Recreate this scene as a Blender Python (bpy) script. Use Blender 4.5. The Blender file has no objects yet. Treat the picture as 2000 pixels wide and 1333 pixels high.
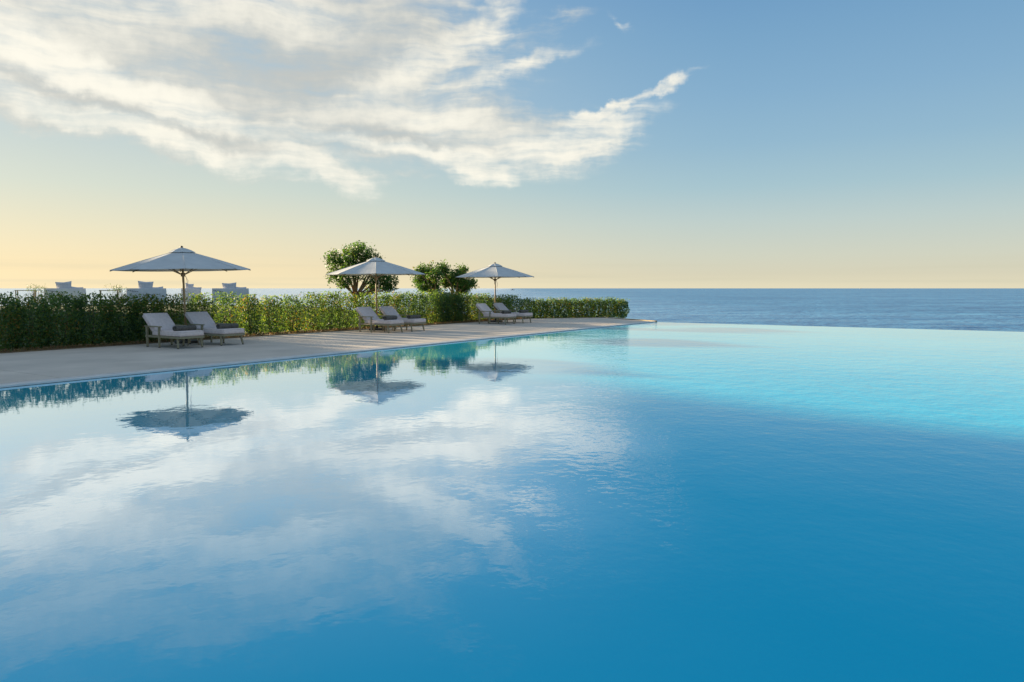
import bpy, math, random
import numpy as np
from mathutils import Vector, Matrix
random.seed(7); rng = np.random.default_rng(11)
sc = bpy.context.scene
COL = sc.collection

# ---------------------------------------------------------------- camera
F = 1430.0; PITCH = math.atan(103 / F); CAMH = 1.6
cam_d = bpy.data.cameras.new('camera'); cam = bpy.data.objects.new('camera', cam_d); COL.objects.link(cam)
cam_d.sensor_width = 36; cam_d.lens = 36 * F / 2000
cam_d.clip_start = 0.05; cam_d.clip_end = 80000
cam.location = (0, 0, CAMH); cam.rotation_euler = (math.pi / 2 - PITCH, 0, 0)
sc.camera = cam

def ray(px, py):
    r = px - 1000; u = 666.5 - py
    return Vector((r, F * math.cos(PITCH) + u * math.sin(PITCH), u * math.cos(PITCH) - F * math.sin(PITCH)))
def on_plane(px, py, z=0.0):
    a = ray(px, py); t = (z - CAMH) / a.z
    return Vector((a.x * t, a.y * t, z))
def azel(px, py):
    a = ray(px, py)
    return math.degrees(math.atan2(a.x, a.y)), math.degrees(math.atan2(a.z, math.hypot(a.x, a.y)))

# the pool frame: s runs along the pool's long edge (negative = towards the viewer), d away from the pool over the deck
CORNER = on_plane(1280, 629.5)
ANG = math.atan2(933, math.hypot(F, 103))
ES = Vector((math.sin(ANG), math.cos(ANG), 0)); ED = Vector((-math.cos(ANG), math.sin(ANG), 0))
def P(s, d, z=0.0):
    v = CORNER + ES * s + ED * d; return Vector((v.x, v.y, z))
def s_at(px, d, z=0.0):
    lo, hi = -40.0, 20.0
    for _ in range(50):
        m = (lo + hi) / 2; p = P(m, d, z); x = 1000 + math.hypot(F, 103) * p.x / p.y
        if x < px: lo = m
        else: hi = m
    return lo

# ---------------------------------------------------------------- light
SUN_EL = 11.0
sun_dir = (ED * math.cos(math.radians(SUN_EL)) + Vector((0, 0, math.sin(math.radians(SUN_EL))))).normalized()
ld = bpy.data.lights.new('sun', 'SUN'); ld.energy = 5.0; ld.angle = math.radians(1.8); ld.color = (1.0, 0.80, 0.52)
lo_ = bpy.data.objects.new('sun', ld); COL.objects.link(lo_)
lo_.rotation_euler = (-sun_dir).to_track_quat('-Z', 'Y').to_euler(); lo_.location = P(-10, 60, 30)
sc.view_settings.view_transform = 'Standard'; sc.view_settings.look = 'None'
sc.view_settings.exposure = 1.4; sc.view_settings.gamma = 1.0; sc.view_settings.use_curve_mapping = False
try: sc.cycles.max_bounces = 8; sc.cycles.transparent_max_bounces = 16
except Exception: pass

def lin(r, g, b):
    f = lambda c: (c / 255 / 12.92) if c / 255 <= 0.04045 else ((c / 255 + 0.055) / 1.055) ** 2.4
    return (f(r), f(g), f(b), 1.0)

# ---------------------------------------------------------------- sky
world = bpy.data.worlds.new('World'); sc.world = world; world.use_nodes = True
def build_sky():
    nt = world.node_tree; N = nt.nodes; L = nt.links; N.clear()
    def new(t, **k):
        n = N.new(t)
        for a, b in k.items(): setattr(n, a, b)
        return n
    def put(sock, v):
        if hasattr(v, 'default_value') or hasattr(v, 'is_output'): L.new(v, sock)
        else: sock.default_value = v
    def m(op, a, b=None, c=None, clamp=False):
        n = new('ShaderNodeMath', operation=op, use_clamp=clamp); put(n.inputs[0], a)
        if b is not None: put(n.inputs[1], b)
        if c is not None: put(n.inputs[2], c)
        return n.outputs[0]
    def sstep(v, a, b):
        n = new('ShaderNodeMapRange', interpolation_type='SMOOTHSTEP'); put(n.inputs[0], v)
        n.inputs[1].default_value = a; n.inputs[2].default_value = b; return n.outputs[0]
    def mixc(f, a, b):
        n = new('ShaderNodeMix', data_type='RGBA'); put(n.inputs[0], f); put(n.inputs[6], a); put(n.inputs[7], b); return n.outputs[2]
    def noise(vec, scale, detail, rough=0.5, dist=0.0, lac=2.0):
        n = new('ShaderNodeTexNoise'); put(n.inputs['Vector'], vec); n.inputs['Scale'].default_value = scale
        n.inputs['Detail'].default_value = detail; n.inputs['Roughness'].default_value = rough
        n.inputs['Distortion'].default_value = dist; n.inputs['Lacunarity'].default_value = lac
        return n
    def vmath(op, a, b=None):
        n = new('ShaderNodeVectorMath', operation=op); put(n.inputs[0], a)
        if b is not None: put(n.inputs[1], b)
        return n.outputs[0]
    tc = new('ShaderNodeTexCoord'); g = tc.outputs['Generated']
    sp = new('ShaderNodeSeparateXYZ'); L.new(g, sp.inputs[0]); X, Y, Z = sp.outputs
    el = m('MULTIPLY', m('ARCSINE', Z), 180 / math.pi)
    az = m('MULTIPLY', m('ARCTAN2', X, Y), 180 / math.pi)
    cb = new('ShaderNodeCombineXYZ'); put(cb.inputs[0], az); put(cb.inputs[1], el); uv = cb.outputs[0]
    # clear sky: one elevation ramp towards the sun, one away from it, blended by the angle from the sun's azimuth
    def ramp(stops):
        r = new('ShaderNodeValToRGB'); put(r.inputs[0], m('DIVIDE', el, 90.0, clamp=True))
        e = r.color_ramp.elements
        e[0].position = 0; e[0].color = lin(*stops[0][1]); e[1].position = stops[-1][0] / 90; e[1].color = lin(*stops[-1][1])
        for a, c in stops[1:-1]:
            k = e.new(a / 90); k.color = lin(*c)
        return r.outputs[0]
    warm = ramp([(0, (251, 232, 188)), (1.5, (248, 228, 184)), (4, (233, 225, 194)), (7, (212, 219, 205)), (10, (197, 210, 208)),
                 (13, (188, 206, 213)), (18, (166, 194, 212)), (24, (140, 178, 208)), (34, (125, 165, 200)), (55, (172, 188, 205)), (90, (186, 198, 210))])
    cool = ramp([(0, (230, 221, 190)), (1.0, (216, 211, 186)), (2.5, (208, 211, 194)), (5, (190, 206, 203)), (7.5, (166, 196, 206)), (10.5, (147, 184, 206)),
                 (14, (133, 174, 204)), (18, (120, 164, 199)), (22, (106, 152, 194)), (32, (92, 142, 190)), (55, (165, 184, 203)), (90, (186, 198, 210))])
    ca = m('DIVIDE', m('ADD', m('MULTIPLY', X, ED.x), m('MULTIPLY', Y, ED.y)), m('SQRT', m('ADD', m('ADD', m('MULTIPLY', X, X), m('MULTIPLY', Y, Y)), 1e-6)))
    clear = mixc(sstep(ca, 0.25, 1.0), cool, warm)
    # coordinates on a flat cloud deck, for streaks that converge in perspective
    zc = m('MAXIMUM', Z, 0.03)
    cq = new('ShaderNodeCombineXYZ'); put(cq.inputs[0], m('DIVIDE', X, zc)); put(cq.inputs[1], m('DIVIDE', Y, zc)); q = cq.outputs[0]
    # warp
    w1 = noise(uv, 0.16, 4, 0.55).outputs['Color']
    warp = vmath('MULTIPLY', vmath('SUBTRACT', w1, (0.5, 0.5, 0.5)), (7.0, 3.6, 0))
    w2 = noise(uv, 0.7, 4, 0.6).outputs['Color']
    warp2 = vmath('MULTIPLY', vmath('SUBTRACT', w2, (0.5, 0.5, 0.5)), (1.9, 1.3, 0))
    wuv = vmath('ADD', vmath('ADD', uv, warp), warp2)
    def blob(px, py, a, b, ang, amp, acc):
        t = math.radians(ang); c = azel(px, py)
        p1 = azel(px + 30 * math.cos(t), py + 30 * math.sin(t)); p2 = azel(px - 30 * math.sin(t), py + 30 * math.cos(t))
        v1 = Vector((p1[0] - c[0], p1[1] - c[1])) / 30; v2 = Vector((p2[0] - c[0], p2[1] - c[1])) / 30
        mp = new('ShaderNodeMapping', vector_type='TEXTURE'); put(mp.inputs[0], wuv)
        mp.inputs[1].default_value = (c[0], c[1], 0); mp.inputs[2].default_value = (0, 0, math.atan2(v1.y, v1.x))
        mp.inputs[3].default_value = (a * 1.12 * v1.length, b * 1.22 * v2.length, 1)
        gr = new('ShaderNodeTexGradient', gradient_type='SPHERICAL'); put(gr.inputs[0], mp.outputs[0])
        return m('MULTIPLY_ADD', gr.outputs['Fac'], amp, acc)
    D = 0.0
    for b in CLOUD_DENSITY: D = blob(*b, D)
    S = 0.0
    for b in CLOUD_LIGHT: S = blob(*b, S)
    S = m('MINIMUM', S, 1.05); Draw = D; D = m('MINIMUM', D, 1.02)
    # streaky detail: fans to the right-up on the right, runs right-down on the left
    def streak(rot, sx, sy, sc_, det):
        mp = new('ShaderNodeMapping'); put(mp.inputs[0], vmath('ADD', uv, vmath('MULTIPLY', warp, (0.5, 0.5, 0)))); mp.inputs[2].default_value = (0, 0, math.radians(rot)); mp.inputs[3].default_value = (sx, sy, 1)
        return noise(mp.outputs[0], sc_, det, 0.55, 0.3).outputs['Fac']
    nl = streak(23, 0.16, 1.0, 0.60, 5); nr = streak(-30, 0.17, 1.0, 0.66, 5)
    side = sstep(az, -16, -4)
    ns = m('ADD', m('MULTIPLY', nl, m('SUBTRACT', 1.0, side)), m('MULTIPLY', nr, side))
    nf = noise(uv, 0.8, 5, 0.55).outputs['Fac']
    fl = streak(22, 0.13, 1.0, 1.8, 5); fr = streak(-36, 0.13, 1.0, 2.2, 5)
    fs = m('SUBTRACT', m('ADD', m('MULTIPLY', fl, m('SUBTRACT', 1.0, side)), m('MULTIPLY', fr, side)), 0.5)
    dens = m('ADD', m('ADD', D, m('MULTIPLY', fs, 0.75)), m('ADD', m('MULTIPLY', m('SUBTRACT', ns, 0.5), 2.2), m('MULTIPLY', m('SUBTRACT', nf, 0.5), 0.5)))
    gate = sstep(D, 0.0, 0.38)
    alpha = m('MULTIPLY', sstep(dens, 0.02, 1.3), gate)
    lightv = m('ADD', m('ADD', S, m('MULTIPLY', fs, 0.55)), m('ADD', m('MULTIPLY', m('SUBTRACT', ns, 0.5), 1.9), m('MULTIPLY', m('SUBTRACT', nf, 0.5), 0.9)))
    ccol = mixc(sstep(lightv, -0.7, 1.5), lin(*CLOUD_GREY), lin(*CLOUD_LIT))
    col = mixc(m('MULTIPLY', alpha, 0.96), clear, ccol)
    # faint stratus streaks low over the horizon
    mp = new('ShaderNodeMapping'); put(mp.inputs[0], uv); mp.inputs[3].default_value = (0.035, 1.6, 1)
    lowb = m('MULTIPLY', sstep(noise(mp.outputs[0], 1.0, 3, 0.5).outputs['Fac'], 0.46, 0.66), m('MULTIPLY', sstep(el, 0.05, 0.4), m('SUBTRACT', 1.0, sstep(el, 0.6, 3.2))))
    col = mixc(m('MULTIPLY', lowb, 0.30), col, lin(205, 203, 178))
    # nishita component of the same daylight
    sky = new('ShaderNodeTexSky', sky_type='NISHITA'); sky.sun_disc = False
    sky.sun_elevation = math.radians(SUN_EL); sky.sun_rotation = math.atan2(ED.x, ED.y)
    sky.dust_density = 2.0; sky.ozone_density = 2.0
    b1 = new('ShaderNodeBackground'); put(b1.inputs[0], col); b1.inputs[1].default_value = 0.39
    b2 = new('ShaderNodeBackground'); put(b2.inputs[0], sky.outputs[0]); b2.inputs[1].default_value = 0.05
    mx = new('ShaderNodeMixShader'); mx.inputs[0].default_value = 0.04
    L.new(b1.outputs[0], mx.inputs[1]); L.new(b2.outputs[0], mx.inputs[2])
    out = new('ShaderNodeOutputWorld'); L.new(mx.outputs[0], out.inputs[0])
CLOUD_GREY = (194, 196, 191); CLOUD_LIT = (255, 250, 234)
# px, py, half length, half width, angle, amplitude
CLOUD_DENSITY = [
    (330, 30, 760, 220, 14, 1.5), (620, 70, 480, 190, 8, 0.9), (60, -60, 620, 160, 0, 1.0),
    (230, 170, 480, 75, 19, 1.1), (560, 225, 380, 100, 14, 0.9),
    (140, 215, 330, 48, 17, 0.9), (430, 292, 340, 46, 15, 1.1), (665, 348, 110, 36, 24, 1.0), (90, 240, 70, 18, 0, 0.4), (30, 200, 160, 40, 10, 0.5),
    (300, 305, 80, 16, 4, 0.5), (770, 352, 80, 9, 4, 0.35),
    (880, 262, 320, 68, 4, 1.1), (1060, 285, 210, 72, -10, 0.95), (930, 335, 100, 38, 18, 0.8), (1180, 245, 150, 34, -22, 0.8),
    (1240, 187, 140, 11, -25, 0.85), (1300, 155, 34, 13, -42, 0.55), (1150, 222, 140, 12, -18, 0.3),
    (735, 172, 170, 50, -22, 0.8), (945, 45, 170, 40, -33, 0.85), (1095, 38, 130, 22, -20, 0.45), (980, 145, 240, 20, -22, 0.55), (1055, 108, 80, 26, -45, 0.3),
    (1236, 34, 40, 17, 25, 0.7), (700, 90, 200, 80, -25, 0.35),
    (250, -150, 420, 60, -18, 0.6), (760, -80, 330, 70, -35, 0.7),
]
CLOUD_LIGHT = [
    (260, 175, 500, 34, 19.5, 1.5), (60, 75, 190, 50, 28, 1.0), (120, 205, 260, 30, 17, 1.1), (440, 305, 340, 28, 14, 1.4),
    (665, 348, 140, 40, 22, 1.4), (290, 20, 420, 80, 6, 0.55), (560, 15, 240, 70, 0, 0.5), (745, 175, 170, 50, -20, 1.1), (950, 50, 190, 48, -32, 1.1),
    (850, 235, 140, 36, 5, 1.0), (1060, 300, 230, 66, -10, 1.2), (930, 335, 120, 40, 18, 1.2), (760, 290, 240, 18, 12, 1.3), (1240, 185, 160, 28, -24, 1.4), (1300, 155, 60, 34, -40, 0.9),
    (1180, 240, 150, 36, -18, 1.2), (1236, 34, 50, 34, 0, 1.4), (990, 140, 240, 34, -22, 1.0), (330, 235, 60, 14, 0, 0.7),
    (560, 130, 320, 70, 14, -0.7), (740, 262, 130, 24, 6, -0.5), (180, 195, 200, 14, 19, -0.6), (440, 268, 170, 16, 10, -0.6), (720, 60, 180, 120, 0, -0.3),
]
build_sky()

# ---------------------------------------------------------------- helpers
def tag(o, label=None, cat=None, group=None, kind=None):
    for k, v in (('label', label), ('category', cat), ('group', group), ('kind', kind)):
        if v: o[k] = v
    return o
class MB:
    def __init__(self): self.v = []; self.f = []; self.s = []
    def add(self, vs, fs, smooth=False, M=None):
        n = len(self.v)
        for p in vs:
            p = Vector(p); self.v.append(tuple(M @ p if M is not None else p))
        for f in fs: self.f.append(tuple(i + n for i in f)); self.s.append(smooth)
        return self
    def box(self, c, sz, M=None, bev=0.0):
        x, y, z = [a / 2 for a in sz]
        if bev <= 0:
            vs = [(c[0] + i * x, c[1] + j * y, c[2] + k * z) for i in (-1, 1) for j in (-1, 1) for k in (-1, 1)]
            return self.add(vs, [(0, 1, 3, 2), (4, 6, 7, 5), (0, 4, 5, 1), (2, 3, 7, 6), (0, 2, 6, 4), (1, 5, 7, 3)], False, M)
        import bmesh
        bm = bmesh.new(); bmesh.ops.create_cube(bm, size=1.0)
        for v in bm.verts: v.co = Vector((v.co.x * sz[0], v.co.y * sz[1], v.co.z * sz[2]))
        bmesh.ops.bevel(bm, geom=list(bm.edges), offset=bev, segments=2, affect='EDGES', profile=0.5)
        bm.verts.index_update()
        vs = [v.co + Vector(c) for v in bm.verts]; fs = [[v.index for v in f.verts] for f in bm.faces]; bm.free()
        return self.add(vs, fs, True, M)
    def tube(self, pts, rad, n=8, M=None, cap=True, smooth=True):
        pts = [Vector(p) for p in pts]
        if not hasattr(rad, '__len__'): rad = [rad] * len(pts)
        vs = []; up = None
        for i, p in enumerate(pts):
            t = (pts[min(i + 1, len(pts) - 1)] - pts[max(i - 1, 0)]).normalized()
            if up is None: up = Vector((1, 0, 0)) if abs(t.x) < 0.8 else Vector((0, 1, 0))
            a = t.cross(up).normalized(); b = a.cross(t).normalized(); up = b
            for k in range(n):
                w = 2 * math.pi * k / n; vs.append(p + (a * math.cos(w) + b * math.sin(w)) * rad[i])
        fs = [(i * n + k, i * n + (k + 1) % n, (i + 1) * n + (k + 1) % n, (i + 1) * n + k) for i in range(len(pts) - 1) for k in range(n)]
        if cap: fs += [tuple(reversed(range(n))), tuple((len(pts) - 1) * n + k for k in range(n))]
        return self.add(vs, fs, smooth, M)
    def beam(self, a, b, w0, h0, w1=None, h1=None, M=None):
        a = Vector(a); b = Vector(b); w1 = w1 or w0; h1 = h1 or h0; t = (b - a).normalized()
        r = t.cross(Vector((0, 0, 1)) if abs(t.z) < 0.8 else Vector((1, 0, 0))).normalized(); u = r.cross(t).normalized()
        vs = [a + r * i * w0 / 2 + u * j * h0 / 2 for i, j in ((-1, -1), (1, -1), (1, 1), (-1, 1))] + [b + r * i * w1 / 2 + u * j * h1 / 2 for i, j in ((-1, -1), (1, -1), (1, 1), (-1, 1))]
        return self.add(vs, [(3, 2, 1, 0), (4, 5, 6, 7), (0, 1, 5, 4), (1, 2, 6, 5), (2, 3, 7, 6), (3, 0, 4, 7)], False, M)
    def build(self, name, mat, parent=None):
        me = bpy.data.meshes.new(name); me.from_pydata(self.v, [], self.f); me.update()
        me.polygons.foreach_set('use_smooth', self.s)
        me.materials.append(mat)
        o = bpy.data.objects.new(name, me); COL.objects.link(o)
        if parent: o.parent = parent
        return o
def np_mesh(name, V, faces_n, mat, parent=None, smooth=False):
    """V: (N*faces_n,3) vertices, consecutive faces of faces_n vertices"""
    me = bpy.data.meshes.new(name); n = len(V); k = n // faces_n
    me.vertices.add(n); me.vertices.foreach_set('co', np.asarray(V, dtype=np.float32).ravel())
    me.loops.add(n); me.loops.foreach_set('vertex_index', np.arange(n, dtype=np.int32))
    me.polygons.add(k); me.polygons.foreach_set('loop_start', np.arange(0, n, faces_n, dtype=np.int32))
    me.polygons.foreach_set('loop_total', np.full(k, faces_n, dtype=np.int32))
    me.update(calc_edges=True); me.materials.append(mat)
    o = bpy.data.objects.new(name, me); COL.objects.link(o)
    if parent: o.parent = parent
    return o
def empty(name, loc, rz=0.0):
    o = bpy.data.objects.new(name, None); COL.objects.link(o); o.location = loc; o.rotation_euler = (0, 0, rz)
    o.empty_display_size = 0.2; return o
def copy_tree(o, parent=None):
    c = o.copy(); COL.objects.link(c); c.parent = parent
    for ch in [x for x in bpy.data.objects if x.parent == o]: copy_tree(ch, c)
    return c

# ---------------------------------------------------------------- materials
def material(name):
    m = bpy.data.materials.new(name); m.use_nodes = True; nt = m.node_tree; nt.nodes.clear()
    return m, nt, nt.nodes, nt.links
def simple(name, c1, c2=None, scale=5.0, detail=4, rough=0.8, bump=0.0, bscale=None, stretch=(1, 1, 1), trans=0.0, spec=0.3, coord='Object', lo=0.35, hi=0.65):
    m, nt, N, L = material(name)
    out = N.new('ShaderNodeOutputMaterial'); b = N.new('ShaderNodeBsdfPrincipled')
    b.inputs['Roughness'].default_value = rough; b.inputs['Specular IOR Level'].default_value = spec
    tc = N.new('ShaderNodeTexCoord'); mp = N.new('ShaderNodeMapping'); mp.inputs[3].default_value = stretch; L.new(tc.outputs[coord], mp.inputs[0])
    colsock = None
    if c2:
        n = N.new('ShaderNodeTexNoise'); n.inputs['Scale'].default_value = scale; n.inputs['Detail'].default_value = detail; L.new(mp.outputs[0], n.inputs[0])
        r = N.new('ShaderNodeValToRGB'); r.color_ramp.elements[0].position = lo; r.color_ramp.elements[1].position = hi
        r.color_ramp.elements[0].color = (*c1, 1); r.color_ramp.elements[1].color = (*c2, 1)
        L.new(n.outputs['Fac'], r.inputs[0]); L.new(r.outputs[0], b.inputs['Base Color']); colsock = r.outputs[0]
    else: b.inputs['Base Color'].default_value = (*c1, 1)
    if bump:
        n2 = N.new('ShaderNodeTexNoise'); n2.inputs['Scale'].default_value = bscale or scale * 8; n2.inputs['Detail'].default_value = 3; L.new(mp.outputs[0], n2.inputs[0])
        bp = N.new('ShaderNodeBump'); bp.inputs['Strength'].default_value = 1.0; bp.inputs['Distance'].default_value = bump; L.new(n2.outputs['Fac'], bp.inputs['Height']); L.new(bp.outputs[0], b.inputs['Normal'])
    if trans:
        t = N.new('ShaderNodeBsdfTranslucent'); ms = N.new('ShaderNodeMixShader'); ms.inputs[0].default_value = trans
        if colsock: L.new(colsock, t.inputs[0])
        else: t.inputs[0].default_value = (*c1, 1)
        L.new(b.outputs[0], ms.inputs[1]); L.new(t.outputs[0], ms.inputs[2]); L.new(ms.outputs[0], out.inputs[0])
    else: L.new(b.outputs[0], out.inputs[0])
    return m
def leaf_mat(name, stops, trans=0.5, tint=(1.5, 1.35, 0.5), patch=0.5):
    m, nt, N, L = material(name)
    out = N.new('ShaderNodeOutputMaterial'); b = N.new('ShaderNodeBsdfPrincipled'); b.inputs['Roughness'].default_value = 0.5; b.inputs['Specular IOR Level'].default_value = 0.35
    g = N.new('ShaderNodeNewGeometry'); tc = N.new('ShaderNodeTexCoord')
    n = N.new('ShaderNodeTexNoise'); n.inputs['Scale'].default_value = 1.3; n.inputs['Detail'].default_value = 2; L.new(tc.outputs['Object'], n.inputs[0])
    mx = N.new('ShaderNodeMath'); mx.operation = 'MULTIPLY_ADD'; L.new(n.outputs['Fac'], mx.inputs[0]); mx.inputs[1].default_value = patch * 1.6; mx.inputs[2].default_value = -patch * 0.8
    ad = N.new('ShaderNodeMath'); ad.operation = 'ADD'; L.new(g.outputs['Random Per Island'], ad.inputs[0]); L.new(mx.outputs[0], ad.inputs[1])
    r = N.new('ShaderNodeValToRGB'); e = r.color_ramp.elements
    e[0].position = stops[0][0]; e[0].color = (*stops[0][1], 1); e[1].position = stops[-1][0]; e[1].color = (*stops[-1][1], 1)
    for p, c in stops[1:-1]: k = e.new(p); k.color = (*c, 1)
    L.new(ad.outputs[0], r.inputs[0]); L.new(r.outputs[0], b.inputs['Base Color'])
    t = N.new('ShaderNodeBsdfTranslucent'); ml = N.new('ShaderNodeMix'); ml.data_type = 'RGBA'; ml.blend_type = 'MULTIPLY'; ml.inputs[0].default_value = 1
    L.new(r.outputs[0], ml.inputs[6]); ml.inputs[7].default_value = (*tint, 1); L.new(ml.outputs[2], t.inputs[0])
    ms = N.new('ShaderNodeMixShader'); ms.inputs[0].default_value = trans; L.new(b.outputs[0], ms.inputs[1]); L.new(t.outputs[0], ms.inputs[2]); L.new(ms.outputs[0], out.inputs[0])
    return m

M_deck = simple('deck_stone', (0.50, 0.43, 0.36), (0.66, 0.565, 0.475), 0.8, 10, 0.85, 0.0015, 140, lo=0.3, hi=0.7)
M_joint = simple('joint_filler', (0.10, 0.095, 0.09), (0.16, 0.15, 0.14), 8)
M_grate = simple('grating_plastic', (0.66, 0.62, 0.59), (0.76, 0.71, 0.67), 3, 3, 0.5)
M_cope = simple('coping_stone', (0.36, 0.30, 0.21), (0.46, 0.40, 0.29), 4, 5, 0.85)
M_wall = simple('pool_wall_tile', (0.10, 0.25, 0.35), (0.14, 0.32, 0.42), 3, 3, 0.5)
M_soil = simple('soil', (0.14, 0.085, 0.045), (0.26, 0.18, 0.09), 6, 6, 0.95, 0.02, 20)
M_lawn = simple('lawn', (0.05, 0.075, 0.025), (0.10, 0.12, 0.04), 2, 6, 0.95, 0.03, 12)
M_rock = simple('coast_rock', (0.16, 0.13, 0.10), (0.30, 0.26, 0.20), 0.5, 8, 0.95, 0.2, 1.5)
M_wood = simple('weathered_teak', (0.25, 0.215, 0.135), (0.36, 0.31, 0.20), 7, 5, 0.7, 0.001, 50, (1, 12, 12))
M_polewood = simple('oiled_wood', (0.30, 0.19, 0.09), (0.46, 0.31, 0.16), 6, 4, 0.55, 0, None, (6, 6, 0.6), spec=0.4)
M_cush = simple('cushion_fabric', (0.70, 0.57, 0.535), (0.78, 0.64, 0.60), 14, 5, 0.95, 0.0015, 260)
M_towel = simple('towel_cotton', (0.085, 0.078, 0.07), (0.15, 0.135, 0.115), 22, 5, 1.0, 0.006, 70)
M_canvas = simple('canopy_canvas', (0.62, 0.63, 0.63), (0.70, 0.705, 0.70), 2.5, 5, 0.9, 0.001, 200, trans=0.22)
M_metal = simple('dark_metal', (0.05, 0.05, 0.05), (0.08, 0.08, 0.08), 6, 3, 0.45)
M_brass = simple('finial_dark_wood', (0.10, 0.07, 0.05), (0.15, 0.1, 0.07), 10, 3, 0.5)
M_foot = simple('leg_cap_rubber', (0.03, 0.03, 0.03), (0.05, 0.05, 0.05), 9)
M_white = simple('painted_panel', (0.62, 0.62, 0.66), (0.70, 0.70, 0.73), 4, 3, 0.7)
M_pillow = simple('pillow_linen', (0.50, 0.50, 0.54), (0.60, 0.59, 0.62), 7, 4, 0.95, 0.004, 30)
M_strap = simple('dark_strap', (0.06, 0.06, 0.08), (0.09, 0.09, 0.11), 9)
M_bark = simple('tree_bark', (0.26, 0.16, 0.085), (0.40, 0.26, 0.14), 9, 6, 0.9, 0.01, 30, (1, 1, 0.4))
M_stem = simple('hedge_twig', (0.13, 0.10, 0.07), (0.24, 0.18, 0.12), 12, 4, 0.9)
M_plaster = simple('facade_plaster', (0.62, 0.58, 0.52), (0.70, 0.66, 0.60), 1, 5, 0.9)
M_glass = simple('window_glass', (0.04, 0.06, 0.08), (0.06, 0.08, 0.10), 1, 2, 0.08, spec=0.8)
M_boat = simple('boat_hull', (0.35, 0.37, 0.40), (0.5, 0.5, 0.5), 0.3, 2, 0.6)
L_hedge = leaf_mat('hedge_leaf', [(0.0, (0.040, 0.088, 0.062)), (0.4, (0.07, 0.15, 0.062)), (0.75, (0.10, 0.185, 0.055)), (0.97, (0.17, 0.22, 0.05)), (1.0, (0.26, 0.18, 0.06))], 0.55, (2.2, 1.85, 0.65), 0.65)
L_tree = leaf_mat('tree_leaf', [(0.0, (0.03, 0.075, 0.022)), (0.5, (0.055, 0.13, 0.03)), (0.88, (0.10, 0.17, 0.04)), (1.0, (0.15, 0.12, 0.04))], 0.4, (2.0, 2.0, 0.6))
L_dry = leaf_mat('dry_leaf', [(0.0, (0.20, 0.11, 0.05)), (0.6, (0.32, 0.20, 0.09)), (1.0, (0.10, 0.14, 0.04))], 0.3, (1.3, 1.1, 0.7))

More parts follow.
